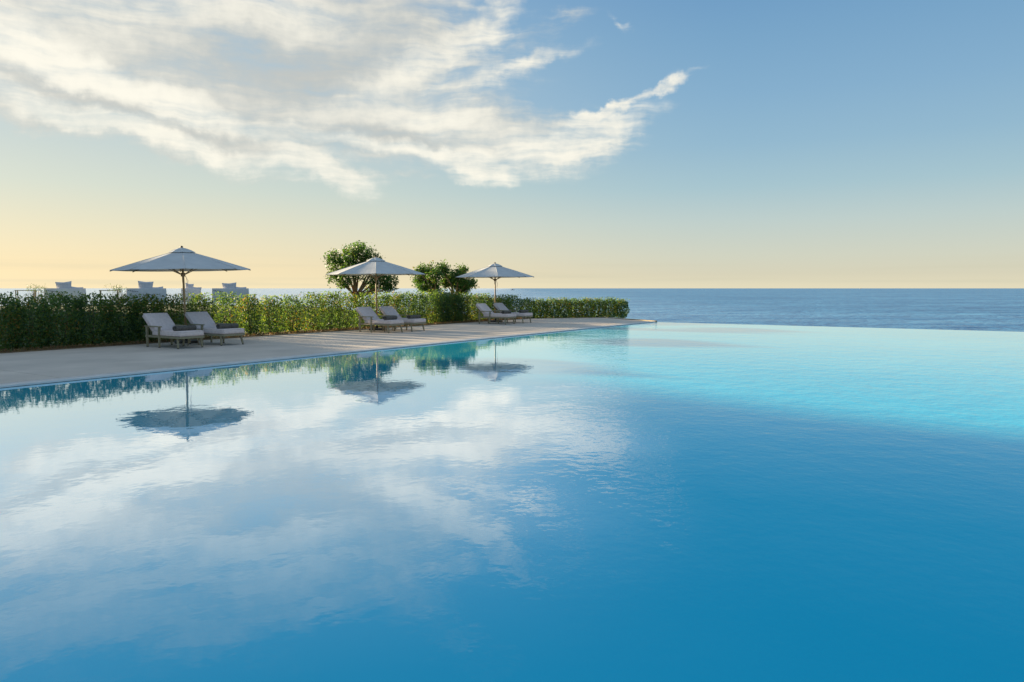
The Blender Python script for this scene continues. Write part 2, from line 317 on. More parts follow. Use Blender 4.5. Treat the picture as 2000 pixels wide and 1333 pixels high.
def water_mat(name, body, curve, waves, rough, ripple_mirror_fac=None, body_scale=(0.08, 2, (1, 1, 1)), glossy_tint=(1, 1, 1), curve2=None, keep=0.76):
    """opaque body colour of deep clear water under a mirror layer whose share grows towards grazing view"""
    m, nt, N, L = material(name)
    out = N.new('ShaderNodeOutputMaterial'); tc = N.new('ShaderNodeTexCoord')
    def nz(scale, det, stretch=(1, 1, 1), rot=0, r=0.5):
        mp = N.new('ShaderNodeMapping'); mp.inputs[3].default_value = stretch; mp.inputs[2].default_value = (0, 0, rot); L.new(tc.outputs['Object'], mp.inputs[0])
        n = N.new('ShaderNodeTexNoise'); n.inputs['Scale'].default_value = scale; n.inputs['Detail'].default_value = det; n.inputs['Roughness'].default_value = r; L.new(mp.outputs[0], n.inputs[0]); return n.outputs['Fac']
    def mt(op, a, b, c=None):
        k = N.new('ShaderNodeMath'); k.operation = op
        for i, v in enumerate((a, b, c)):
            if v is None: continue
            if isinstance(v, (int, float)): k.inputs[i].default_value = v
            else: L.new(v, k.inputs[i])
        return k.outputs[0]
    def mr(v, a, b, c=0.0, d=1.0):
        k = N.new('ShaderNodeMapRange'); k.interpolation_type = 'SMOOTHSTEP'; L.new(v, k.inputs[0])
        for i, x in enumerate((a, b, c, d)): k.inputs[i + 1].default_value = x
        return k.outputs[0]
    H = None
    mask = ripple_mirror_fac(N, L, tc, mt, mr, nz) if ripple_mirror_fac else None
    for (scale, det, stretch, rot, amp, amp_ruffled) in waves:
        w = nz(scale, det, stretch, rot)
        a = mt('MULTIPLY_ADD', mask, amp_ruffled - amp, amp) if mask is not None else amp
        t = mt('MULTIPLY', w, a)
        H = t if H is None else mt('ADD', H, t)
    bp = N.new('ShaderNodeBump'); bp.inputs['Strength'].default_value = 1.0; bp.inputs['Distance'].default_value = 1.0; L.new(H, bp.inputs['Height'])
    lw = N.new('ShaderNodeLayerWeight'); lw.inputs['Blend'].default_value = 0.5
    def share(cv):
        r = N.new('ShaderNodeValToRGB'); e = r.color_ramp.elements
        e[0].position = cv[0][0]; e[0].color = (cv[0][1],) * 3 + (1,); e[1].position = cv[-1][0]; e[1].color = (cv[-1][1],) * 3 + (1,)
        for p, c in cv[1:-1]: k = e.new(p); k.color = (c, c, c, 1)
        L.new(lw.outputs['Facing'], r.inputs[0]); return r.outputs[0]
    fac = share(curve)
    if mask is not None:
        f2 = share(curve2); fac = mt('ADD', mt('MULTIPLY', fac, mt('SUBTRACT', 1.0, mask)), mt('MULTIPLY', f2, mask))  # reflection strength painted by region through the mask
    df = N.new('ShaderNodeBsdfDiffuse'); L.new(bp.outputs[0], df.inputs['Normal'])
    mc = N.new('ShaderNodeMix'); mc.data_type = 'RGBA'; L.new(mr(nz(*body_scale), 0.35, 0.65), mc.inputs[0]); mc.inputs[6].default_value = (*body[0], 1); mc.inputs[7].default_value = (*body[1], 1); L.new(mc.outputs[2], df.inputs[0])
    gl = N.new('ShaderNodeBsdfGlossy'); gl.inputs['Roughness'].default_value = rough; gl.inputs[0].default_value = (*glossy_tint, 1); L.new(bp.outputs[0], gl.inputs['Normal'])
    # body light leaves the water besides the mirrored light
    tr = N.new('ShaderNodeBsdfTransparent'); tr.inputs[0].default_value = (0, 0, 0, 1)
    md = N.new('ShaderNodeMixShader'); L.new(mt('MULTIPLY', fac, keep), md.inputs[0]); L.new(df.outputs[0], md.inputs[1]); L.new(tr.outputs[0], md.inputs[2])
    mg = N.new('ShaderNodeMixShader'); L.new(fac, mg.inputs[0]); L.new(tr.outputs[0], mg.inputs[1]); L.new(gl.outputs[0], mg.inputs[2])
    ad = N.new('ShaderNodeAddShader'); L.new(md.outputs[0], ad.inputs[0]); L.new(mg.outputs[0], ad.inputs[1]); L.new(ad.outputs[0], out.inputs[0])
    return m
def pool_mask(N, L, tc, mt, mr, nz):
    # right part: stronger ripples, and reflection painted weaker to imitate polarised light
    g = N.new('ShaderNodeNewGeometry'); sp = N.new('ShaderNodeSeparateXYZ'); L.new(g.outputs['Position'], sp.inputs[0])
    t = mt('ADD', mt('MULTIPLY_ADD', sp.outputs[1], -0.08, sp.outputs[0]), mt('MULTIPLY_ADD', nz(0.3, 3), 2.0, -1.0))
    return mr(t, -1.0, 1.35)
def sea_mask(N, L, tc, mt, mr, nz):
    # mirror share raised to the left, painting in the pale glow towards the sun
    g = N.new('ShaderNodeNewGeometry'); sp = N.new('ShaderNodeSeparateXYZ'); L.new(g.outputs['Position'], sp.inputs[0])
    return mr(mt('ADD', sp.outputs[0], mt('MULTIPLY_ADD', nz(0.01, 3), 160.0, -80.0)), -160.0, 120.0)
M_pool = water_mat('pool_water', ((0.01, 0.45, 0.67), (0.03, 0.53, 0.74)),
    [(0.0, 0.02), (0.48, 0.035), (0.53, 0.06), (0.60, 0.14), (0.67, 0.29), (0.73, 0.57), (0.80, 0.80), (0.87, 0.87), (1.0, 0.97)],
    [(2.2, 3, (1, 1, 1), 0.3, 0.0016, 0.014), (9.0, 2, (1, 1, 1), 0.9, 0.0004, 0.005), (0.5, 2, (1, 1, 1), 0, 0.002, 0.012)], 0.012, pool_mask,
    curve2=[(0.0, 0.01), (0.60, 0.02), (0.67, 0.05), (0.73, 0.07), (0.80, 0.20), (0.88, 0.48), (0.93, 0.75), (0.97, 0.92), (1.0, 0.97)])
M_sea = water_mat('sea_water', ((0.035, 0.16, 0.32), (0.07, 0.24, 0.42)),
    [(0.0, 0.02), (0.6, 0.12), (0.85, 0.5), (0.95, 0.72), (1.0, 0.85)],
    [(0.5, 4, (1, 1, 1), 0.2, 0.5, 0.5), (0.09, 4, (0.7, 1, 1), 0.5, 2.2, 2.2), (0.02, 2, (1, 2.5, 1), 0, 2.0, 2.0)], 0.25, sea_mask,
    body_scale=(0.06, 6, (0.15, 0.5, 1)), curve2=[(0.0, 0.02), (0.6, 0.10), (0.85, 0.22), (0.95, 0.28), (1.0, 0.32)])

# ---------------------------------------------------------------- setting
def frame_obj(o, z=0.0):
    """object whose local x, y are s, d"""
    o.location = (CORNER.x, CORNER.y, z); o.rotation_euler = (0, 0, math.pi / 2 - ANG)
    return o
DECK_Z = 0.035
def poly_prism(mb, pts, z0, z1):
    n = len(pts)
    mb.add([(x, y, z1) for x, y in pts] + [(x, y, z0) for x, y in pts],
           [tuple(range(n)), tuple(reversed(range(n, 2 * n)))] + [(i, i + n, (i + 1) % n + n, (i + 1) % n) for i in range(n)])
# sea
sea = MB(); R_ = 60000
sea.add([(-R_, -400, 0), (R_, -400, 0), (R_, R_, 0), (-R_, R_, 0)], [(0, 1, 2, 3)])
so = sea.build('sea', M_sea); so.location = (0, 0, -5); tag(so, kind='structure')
# pool water: one sheet from the deck edge to the infinity edge
w = MB(); w.add([(-48, -38, 0), (0.0, -38, 0), (0.0, 0, 0), (-48, 0, 0)], [(0, 1, 2, 3)])
po = frame_obj(w.build('pool_water', M_pool)); tag(po, kind='structure')
pw = MB(); poly_prism(pw, [(-48.3, -38.3), (0.02, -38.3), (0.02, -0.01), (-48.3, -0.01)], -6.5, -0.012)
tag(frame_obj(pw.build('pool_wall', M_wall)), 'tiled outer wall under the infinity edge of the pool', 'wall', kind='structure')
# deck slabs, 0.3 m grating strip along the water
dk = MB()
joints = [-48, -41.5, -34.0, -26.45, -19.0, -11.5, -4.0]
for a, b in zip(joints[:-1], joints[1:]):
    poly_prism(dk, [(a + 0.008, 0.34), (b - 0.008, 0.34), (b - 0.008, 6.75), (a + 0.008, 6.75)], -0.3, DECK_Z)
poly_prism(dk, [(-3.992, 0.34), (-0.1, 0.34), (3.45, 5.25), (2.9, 6.75), (-3.992, 6.75)], -0.3, DECK_Z)
tag(frame_obj(dk.build('pool_deck', M_deck)), kind='structure')
su = MB(); poly_prism(su, [(-48, 0.0), (0.1, 0.0), (3.6, 5.3), (3.0, 6.8), (-48, 6.8)], -6.5, DECK_Z - 0.03)
tag(frame_obj(su.build('deck_base', M_joint)), kind='structure')
gr = MB(); x = -32.0
while x < -0.15:
    gr.box((x + 0.016, 0.17, 0.018), (0.024, 0.26, 0.026)); x += 0.036
gr.box((-16.05, 0.02, 0.022), (32.0, 0.03, 0.03)); gr.box((-16.05, 0.322, 0.020), (32.0, 0.03, 0.03))
tag(frame_obj(gr.build('overflow_grating', M_grate)), 'long pale slotted overflow grating along the pool edge', 'grating')
cp = MB(); poly_prism(cp, [(-0.02, 0.0), (0.18, -0.02), (3.72, 5.28), (3.50, 5.42)], -0.3, 0.065)
tag(frame_obj(cp.build('deck_kerb', M_cope)), kind='structure')
# land beyond the hedge
def land_h(s, d):
    ss = lambda a, b, v: max(0, min(1, (v - a) / (b - a))) ** 2 * (3 - 2 * max(0, min(1, (v - a) / (b - a))))
    top = 0.0 + 0.75 * ss(9.5, 13, d) * ss(-3.0, -9, s)
    coast = ss(5.5, 3.2, s - 0.35 * max(0, 6 - d)) * (1 if s < -18 else ss(32, 27, d)) * ss(62, 56, d)
    return -7 + (top - 0.02 + 7) * coast
ld_ = MB(); S = [-90 + 4 * i for i in range(16)] + [-26 + 1.0 * i for i in range(37)]; Dd = [6.7 + 0.9 * i for i in range(30)] + [34 + 3 * i for i in range(12)]
vs = [(s, d, land_h(s, d) + (random.uniform(-0.03, 0.03) if d > 8 else 0)) for s in S for d in Dd]; nd = len(Dd)
ld_.add(vs, [(i * nd + j, (i + 1) * nd + j, (i + 1) * nd + j + 1, i * nd + j + 1) for i in range(len(S) - 1) for j in range(nd - 1)], True)
tag(frame_obj(ld_.build('lawn', M_lawn)), kind='structure')
sb = MB(); poly_prism(sb, [(-48, 6.65), (-0.3, 6.65), (3.1, 4.9), (3.6, 5.6), (0.2, 8.4), (-48, 8.4)], -0.2, DECK_Z + 0.012)
tag(frame_obj(sb.build('soil_bed', M_soil)), kind='structure')

# ---------------------------------------------------------------- foliage
def kites(c, lmin, lmax, ratio=0.45, up=0.0):
    n = len(c); d = rng.normal(size=(n, 3)); d[:, 2] += up; d /= np.linalg.norm(d, axis=1)[:, None]
    t = rng.normal(size=(n, 3)); s = np.cross(d, t); s /= np.linalg.norm(s, axis=1)[:, None] + 1e-9
    l = rng.uniform(lmin, lmax, n)[:, None]; b = np.cross(s, d)
    V = np.stack([c - d * l / 2, c + s * l * ratio / 2 - d * l * 0.05 + b * l * 0.06, c + d * l / 2, c - s * l * ratio / 2 - d * l * 0.05 + b * l * 0.06], axis=1)
    return V.reshape(-1, 3)
def shrub_points(cx, cy, rx, ry, h, n, z0=-0.06):
    out = []; need = n
    while need > 0:
        p = rng.uniform(-1, 1, (need * 3, 3)); r = (np.abs(p[:, 0]) ** 3.2 + np.abs(p[:, 1]) ** 3.2 + np.abs(p[:, 2]) ** 4.5)
        keep = (r < 1) & (rng.uniform(0, 1, len(r)) < 0.30 + 0.7 * r); p = p[keep][:need]
        out.append(p); need -= len(p)
    p = np.concatenate(out); ang = np.arctan2(p[:, 1], p[:, 0])
    ph = rng.uniform(0, 6.28, 4); k = 1 + 0.10 * np.sin(3 * ang + ph[0] + 4 * p[:, 2]) + 0.08 * np.sin(7 * p[:, 2] + ph[1] + 2 * ang)
    zt = 1 + 0.05 * np.sin(9 * p[:, 0] + ph[2]) + 0.04 * np.sin(13 * p[:, 1] + ph[3])
    return np.stack([cx + p[:, 0] * rx * k, cy + p[:, 1] * ry * k, z0 + (p[:, 2] * 0.5 + 0.5) * (h + 0.08) * zt], axis=1)
def stems_for(mb, cx, cy, h, r=0.28):
    for _ in range(5):
        a = random.uniform(0, 6.28); q = random.uniform(0.05, r)
        mb.tube([(cx + 0.008 * math.cos(a), cy + 0.008 * math.sin(a), 0.0), (cx + q * 0.6 * math.cos(a), cy + q * 0.6 * math.sin(a), h * 0.4), (cx + q * math.cos(a), cy + q * math.sin(a), h * 0.85)], [0.018, 0.012, 0.005], 5)
def hedge(name, units, label, lmin, lmax):
    root = frame_obj(empty(name, (0, 0, 0)), DECK_Z)
    pts = []
    for (s, d, rx, ry, h, n) in units:
        pts.append(shrub_points(s, d, rx, ry, h, n)); st = MB(); stems_for(st, s, d, h); st.build('stem', M_stem, root)
        # sparse shoots sticking out at the top
        k = int(n * 0.015); a = np.stack([s + rng.normal(0, rx * 0.6, k), d + rng.normal(0, ry * 0.5, k), h + rng.uniform(0.0, 0.13, k)], axis=1); pts.append(a)
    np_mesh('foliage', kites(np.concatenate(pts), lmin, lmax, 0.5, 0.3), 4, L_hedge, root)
    tag(root, label, 'hedge'); return root
units = []; s = -40.0
while s < -0.75:
    lit = s > -20.8
    step = random.uniform(0.72, 0.98) if lit else random.uniform(0.66, 0.84)
    h = random.uniform(1.25, 1.37) if s < -8 else random.uniform(1.18, 1.30)
    if s > -3.2: h = random.uniform(1.04, 1.14)
    if -17.5 < s < -14.2: h = random.uniform(1.16, 1.34)
    rx = step * random.choice([0.37, 0.42, 0.46, 0.50]) if lit else random.uniform(0.46, 0.52)
    units.append((s + step / 2, 7.45 + random.uniform(-0.05, 0.05), rx, random.uniform(0.42, 0.5), h, (3000 if lit else 4300) if s > -27 else 2000)); s += step
units.append((-7.0, 7.6, 0.5, 0.5, 1.40, 3300)); units.append((-6.2, 7.6, 0.6, 0.5, 1.36, 3300)); units.append((-5.4, 7.6, 0.4, 0.5, 1.27, 2300))
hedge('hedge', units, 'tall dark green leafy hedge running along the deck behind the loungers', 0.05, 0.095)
units = []
A_ = Vector((-0.25, 6.95)); B_ = Vector((3.95, 3.95 - 0.35)); nU = 9
for i in range(nU):
    q = A_.lerp(B_, i / (nU - 1)); units.append((q.x, q.y, 0.38, 0.40, random.uniform(0.89, 0.98), 3400))
hedge('hedge', units, 'lower clipped hedge at the seaward end of the deck beside the infinity edge', 0.05, 0.09)

def tree(blobs, trunk_px, dist_y, label, nleaf, base_z, lmin=0.08, lmax=0.15):
    """blobs: (px, py, radius px, squash) of leaf clumps seen at depth dist_y; each gets its own depth offset"""
    x0 = (trunk_px - 1000) / math.hypot(F, 103) * dist_y
    root = empty('broadleaf_tree', (x0, dist_y, base_z)); pts = []; tr = MB(); sc_ = dist_y / F
    fork = Vector((0, 0, 0.55)); tr.tube([(0, 0, -0.05), (0.03, 0, 0.25), fork], [0.16, 0.12, 0.11], 9)
    tot = sum(b[2] ** 2 for b in blobs)
    for (px, py, r, sq) in blobs:
        a = ray(px, py); dy = random.uniform(-0.8, 0.8); Yd = dist_y + dy; t = Yd / a.y
        c = Vector((a.x * t - x0, dy, CAMH + a.z * t - base_z)); R = r * sc_ * 1.06
        n = int(nleaf * r * r / tot)
        p = rng.normal(size=(n, 3)); p /= np.linalg.norm(p, axis=1)[:, None]; p *= (rng.uniform(0, 1, n) ** 0.55)[:, None] * R
        p *= np.array([1, 1, sq]); p += rng.normal(0, 0.09, (n, 3)); sh = 1 + 0.15 * np.sin(p[:, 0] * 5 / R + py); p[:, 2] *= sh
        pts.append(p + np.array(c))
        mid = fork.lerp(c, 0.5) + Vector((random.uniform(-.15, .15), random.uniform(-.15, .15), -0.12 * R))
        tr.tube([fork - Vector((0, 0, 0.08)), mid, c - Vector((0, 0, R * 0.2)), c + Vector((random.uniform(-.2, .2), 0, R * 0.4))], [0.07, 0.045, 0.022, 0.008], 6)
        for _ in range(4):
            e = c + Vector((random.gauss(0, 1), random.gauss(0, 1), random.gauss(0.3, 0.8))).normalized() * R * 1.02
            tr.tube([mid.lerp(c, 0.6), (mid.lerp(c, 0.6) + e) / 2 + Vector((0, 0, -0.04)), e], [0.02, 0.012, 0.005], 5)
            k = 22; pts.append(np.array(e) + rng.normal(0, 0.09, (k, 3)))
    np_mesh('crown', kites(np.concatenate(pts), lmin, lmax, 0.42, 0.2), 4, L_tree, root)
    tr.build('trunk', M_bark, root); tag(root, label, 'tree', 'trees beyond the hedge'); return root
tree([(668, 515, 26, 1), (690, 496, 20, .9), (712, 500, 22, .9), (655, 540, 16, .8), (690, 530, 26, .8), (722, 520, 20, .8), (735, 545, 20, .8), (755, 548, 18, .8), (760, 562, 14, .7), (672, 556, 14, .6), (648, 505, 13, .9), (700, 484, 9, 1), (745, 530, 14, .8), (728, 565, 14, .7), (735, 505, 8, 1.2)],
     694, 36.9, 'largest rounded tree with orange branching trunk behind the middle parasol', 8200, 0.65, 0.09, 0.17)
tree([(822, 530, 10, 1), (836, 532, 15, .9), (820, 548, 14, .8), (838, 555, 18, .8), (850, 540, 14, .9), (828, 562, 10, .7), (848, 567, 10, .7)],
     857, 39.5, 'left of the two small bushy trees between the parasols', 4300, 0.5, 0.09, 0.17)
tree([(866, 528, 14, .9), (882, 545, 16, .8), (895, 540, 13, .8), (905, 530, 9, 1), (912, 552, 13, .8), (922, 556, 7, .8), (896, 560, 13, .8), (872, 552, 12, .8), (908, 566, 9, .8)],
     886, 40.0, 'right of the two small bushy trees, touching the far parasol', 4700, 0.5, 0.09, 0.17)

# dry leaves along the soil edge
c = np.stack([rng.uniform(-30, -0.5, 5200), 6.72 + rng.exponential(0.16, 5200), np.full(5200, DECK_Z + 0.03) + rng.uniform(0, 0.05, 5200)], axis=1)
V = kites(c, 0.04, 0.09, 0.4, 0.0)
tag(frame_obj(np_mesh('leaf_litter', V, 4, L_dry)), 'dry fallen leaves and grass tufts along the foot of the hedge', 'leaf litter', kind='stuff')

# ---------------------------------------------------------------- sun loungers (local x: 0 = foot end, negative = head; y = width)
HW = 0.33
def make_lounger():
    root = empty('sun_lounger', (0, 0, 0))
    f = MB()
    for sy in (-1, 1): f.box((-0.80, sy * (HW + 0.0), 0.285), (1.60, 0.035, 0.055), bev=0.006)
    f.box((-0.02, 0, 0.285), (0.035, 2 * HW - 0.04, 0.055), bev=0.005); f.box((-1.58, 0, 0.285), (0.035, 2 * HW - 0.04, 0.05), bev=0.005)
    for i in range(9): f.box((-0.14 - i * 0.145, 0, 0.302), (0.075, 2 * HW - 0.04, 0.016))
    f.build('frame', M_wood, root)
    def leg(x0, sy, top, splay_x, splay_y=0.03, w=0.045):
        a = Vector((x0, sy * (HW - 0.012), top)); b = Vector((x0 + splay_x, sy * (HW - 0.012 + splay_y), 0.02))
        l = MB(); l.beam(a, b, w, w, w * 0.72, w * 0.72); o = l.build('leg', M_wood, root)
        c_ = MB(); c_.box((b.x, b.y, 0.01), (w * 0.75, w * 0.75, 0.02)); c_.build('leg_cap', M_foot, o)
    for sy in (-1, 1):
        leg(-0.16, sy, 0.26, 0.05); leg(-0.93, sy * 1.09, 0.535, -0.02, 0.0, 0.05); leg(-1.50, sy * 1.09, 0.535, 0.0, 0.0, 0.055)
        a = MB(); a.box((-1.21, sy * (HW + 0.02), 0.555), (0.74, 0.06, 0.032), bev=0.008); a.build('armrest', M_wood, root)
    c = MB(); c.box((-0.645, 0, 0.385), (1.29, 2 * HW + 0.02, 0.14), bev=0.03)
    seat = c.build('seat_cushion', M_cush, root)
    pp = MB()
    for z in (0.335, 0.435): pp.tube([(-1.25, -HW - 0.012, z), (0.002, -HW - 0.012, z), (0.004, HW + 0.012, z), (-1.25, HW + 0.012, z)], 0.005, 5)
    pp.build('piping', M_cush, seat)
    T = math.radians(42); hinge = Vector((-1.22, 0, 0.33))
    M = Matrix.Translation(hinge) @ Matrix.Rotation(-(math.pi - T) + math.pi, 4, 'Y') @ Matrix.Identity(4)
    def bk(u, y, v): return hinge + Vector((-math.cos(T) * u, y, math.sin(T) * u)) + Vector((math.sin(T) * v, 0, math.cos(T) * v))
    b = MB(); R = Matrix(((-math.cos(T), 0, math.sin(T), hinge.x), (0, -1, 0, 0), (math.sin(T), 0, math.cos(T), hinge.z), (0, 0, 0, 1)))
    b.box((0.36, 0, 0.075), (0.70, 2 * HW + 0.02, 0.12), M=R, bev=0.03); bc = b.build('back_cushion', M_cush, root)
    p2 = MB()
    for v in (0.035, 0.118): p2.tube([bk(0.04, -HW - 0.012, v), bk(0.70, -HW - 0.012, v), bk(0.70, HW + 0.012, v), bk(0.04, HW + 0.012, v)], 0.005, 5)
    p2.build('piping', M_cush, bc)
    bf = MB()
    for sy in (-1, 1): bf.beam(bk(0, sy * (HW - 0.05), -0.01), bk(0.69, sy * (HW - 0.05), -0.01), 0.035, 0.035)
    for i in range(5): bf.beam(bk(0.08 + i * 0.14, -HW + 0.06, -0.0), bk(0.08 + i * 0.14, HW - 0.06, -0.0), 0.06, 0.015)
    for sy in (-1, 1): bf.beam(bk(0.45, sy * (HW - 0.1), -0.02), (-1.50, sy * (HW - 0.1), 0.30), 0.022, 0.022)
    bf.build('backrest_frame', M_wood, root)
    return root
def make_towel():
    root = MB(); n = 26; seg = 16; L_ = 0.60
    vs = []; 
    for i in range(seg + 1):
        y = -L_ / 2 + L_ * i / seg; br = 1 + 0.05 * math.sin(i * 1.7) + 0.03 * math.sin(i * 4.1)
        if i in (0, seg): br *= 0.9
        for k in range(n):
            a = 2 * math.pi * k / n; rr = 0.078 * br * (1 + 0.03 * math.sin(3 * a + i * 0.2)); z = math.sin(a) * rr * 0.9
            vs.append((math.cos(a) * rr * 1.08, y, max(z, -0.062) + 0.064))
    fs = [(i * n + k, i * n + (k + 1) % n, (i + 1) * n + (k + 1) % n, (i + 1) * n + k) for i in range(seg) for k in range(n)]
    root.add(vs, fs, True)
    for i, sgn in ((0, -1), (seg, 1)):      # spiral end: stepped rings pushed in
        y = -L_ / 2 + L_ * i / seg; rings = []
        base = len(root.v); ringr = [0.93, 0.74, 0.70, 0.5, 0.46, 0.25, 0.2, 0.02]; off = [0, 0.004, -0.012, 0.003, -0.012, 0.002, -0.01, 0]
        vv = [(math.cos(2 * math.pi * k / n) * 0.076 * r_ * 0.98, y + sgn * o_, math.sin(2 * math.pi * k / n) * 0.068 * r_ * 0.9 + 0.064) for r_, o_ in zip(ringr, off) for k in range(n)]
        root.add(vv, [(j * n + k, j * n + (k + 1) % n, (j + 1) * n + (k + 1) % n, (j + 1) * n + k) for j in range(len(ringr) - 1) for k in range(n)], True)
    # loose outer flap
    root.add([(0.02, -0.29, 0.133), (0.02, 0.29, 0.136), (0.083, 0.29, 0.115), (0.083, -0.29, 0.112), (0.094, -0.285, 0.07), (0.094, 0.285, 0.073)], [(0, 3, 2, 1), (3, 4, 5, 2)], True)
    return root.build('rolled_towel', M_towel)
RZ_L = math.atan2(-ED.y, -ED.x)      # local +x points at the pool
LG = [(343.5, 'near left', 'sun lounger with armrest nearest the camera, left of the near parasol pole'),
      (428.5, '', 'sun lounger just right of the near parasol pole, in the nearest pair'),
      (757.5, '', 'left sun lounger of the pair under the middle parasol'),
      (803.0, '', 'right sun lounger of the pair under the middle parasol'),
      (987.0, '', 'left sun lounger of the farthest pair under the far parasol'),
      (1021.0, '', 'right sun lounger of the farthest pair, farthest from the camera')]
TL = ['grey brown rolled towel on the lounger nearest the camera', 'grey brown rolled towel on the lounger right of the near parasol pole',
      'dark grey rolled towel on the left lounger under the middle parasol', 'dark grey rolled towel on the right lounger under the middle parasol',
      'dark rolled towel on the left lounger of the farthest pair', 'dark rolled towel on the right lounger of the farthest pair']
loungers = []
L0 = make_lounger(); T0 = make_towel()
for i, (px, _, lab) in enumerate(LG):
    o = L0 if i == 0 else copy_tree(L0)
    s_foot = s_at(px, 4.25, DECK_Z); s_c = s_foot + HW + 0.02
    loc = P(s_c, 4.25 - 0.12, DECK_Z); o.location = loc; o.rotation_euler = (0, 0, RZ_L + (0, 0.02, -0.015, 0.01, 0, 0.02)[i])
    tag(o, lab, 'sun lounger', 'sun loungers along the pool deck'); loungers.append(s_c)
    t = T0 if i == 0 else T0.copy()
    if i: COL.objects.link(t)
    t.location = P(s_c + (0.0, 0.0, -0.02, 0.0, 0.0, 0.0)[i], 4.25 - 0.12 + (0.34, 0.30, 0.33, 0.30, 0.3, 0.3)[i], DECK_Z + 0.455)
    t.rotation_euler = (0, 0, RZ_L + (0.03, -0.04, 0.05, 0.0, 0.02, -0.03)[i]); tag(t, TL[i], 'towel', 'rolled towels on the loungers')

# low side tables between each pair of loungers
def make_table():
    root = empty('side_table', (0, 0, 0)); t = MB()
    t.tube([(0, 0, 0.40), (0, 0, 0.405), (0, 0, 0.425), (0, 0, 0.43)], [0.20, 0.215, 0.215, 0.205], 28); t.build('table_top', M_wood, root)
    for k in range(3):
        a = 2 * math.pi * k / 3 + 0.4; l = MB(); l.tube([(0.12 * math.cos(a), 0.12 * math.sin(a), 0.40), (0.18 * math.cos(a), 0.18 * math.sin(a), 0.0)], [0.018, 0.013], 8); l.build('leg', M_wood, root)
    return root
tb0 = make_table()
for i, lab in enumerate(['small round wooden table between the two nearest loungers', 'small round wooden table between the loungers under the middle parasol', 'small round wooden table between the two farthest loungers']):
    o = tb0 if i == 0 else copy_tree(tb0)
    o.location = P((loungers[2 * i] + loungers[2 * i + 1]) / 2, 5.15, DECK_Z); tag(o, lab, 'side table', 'side tables between loungers')

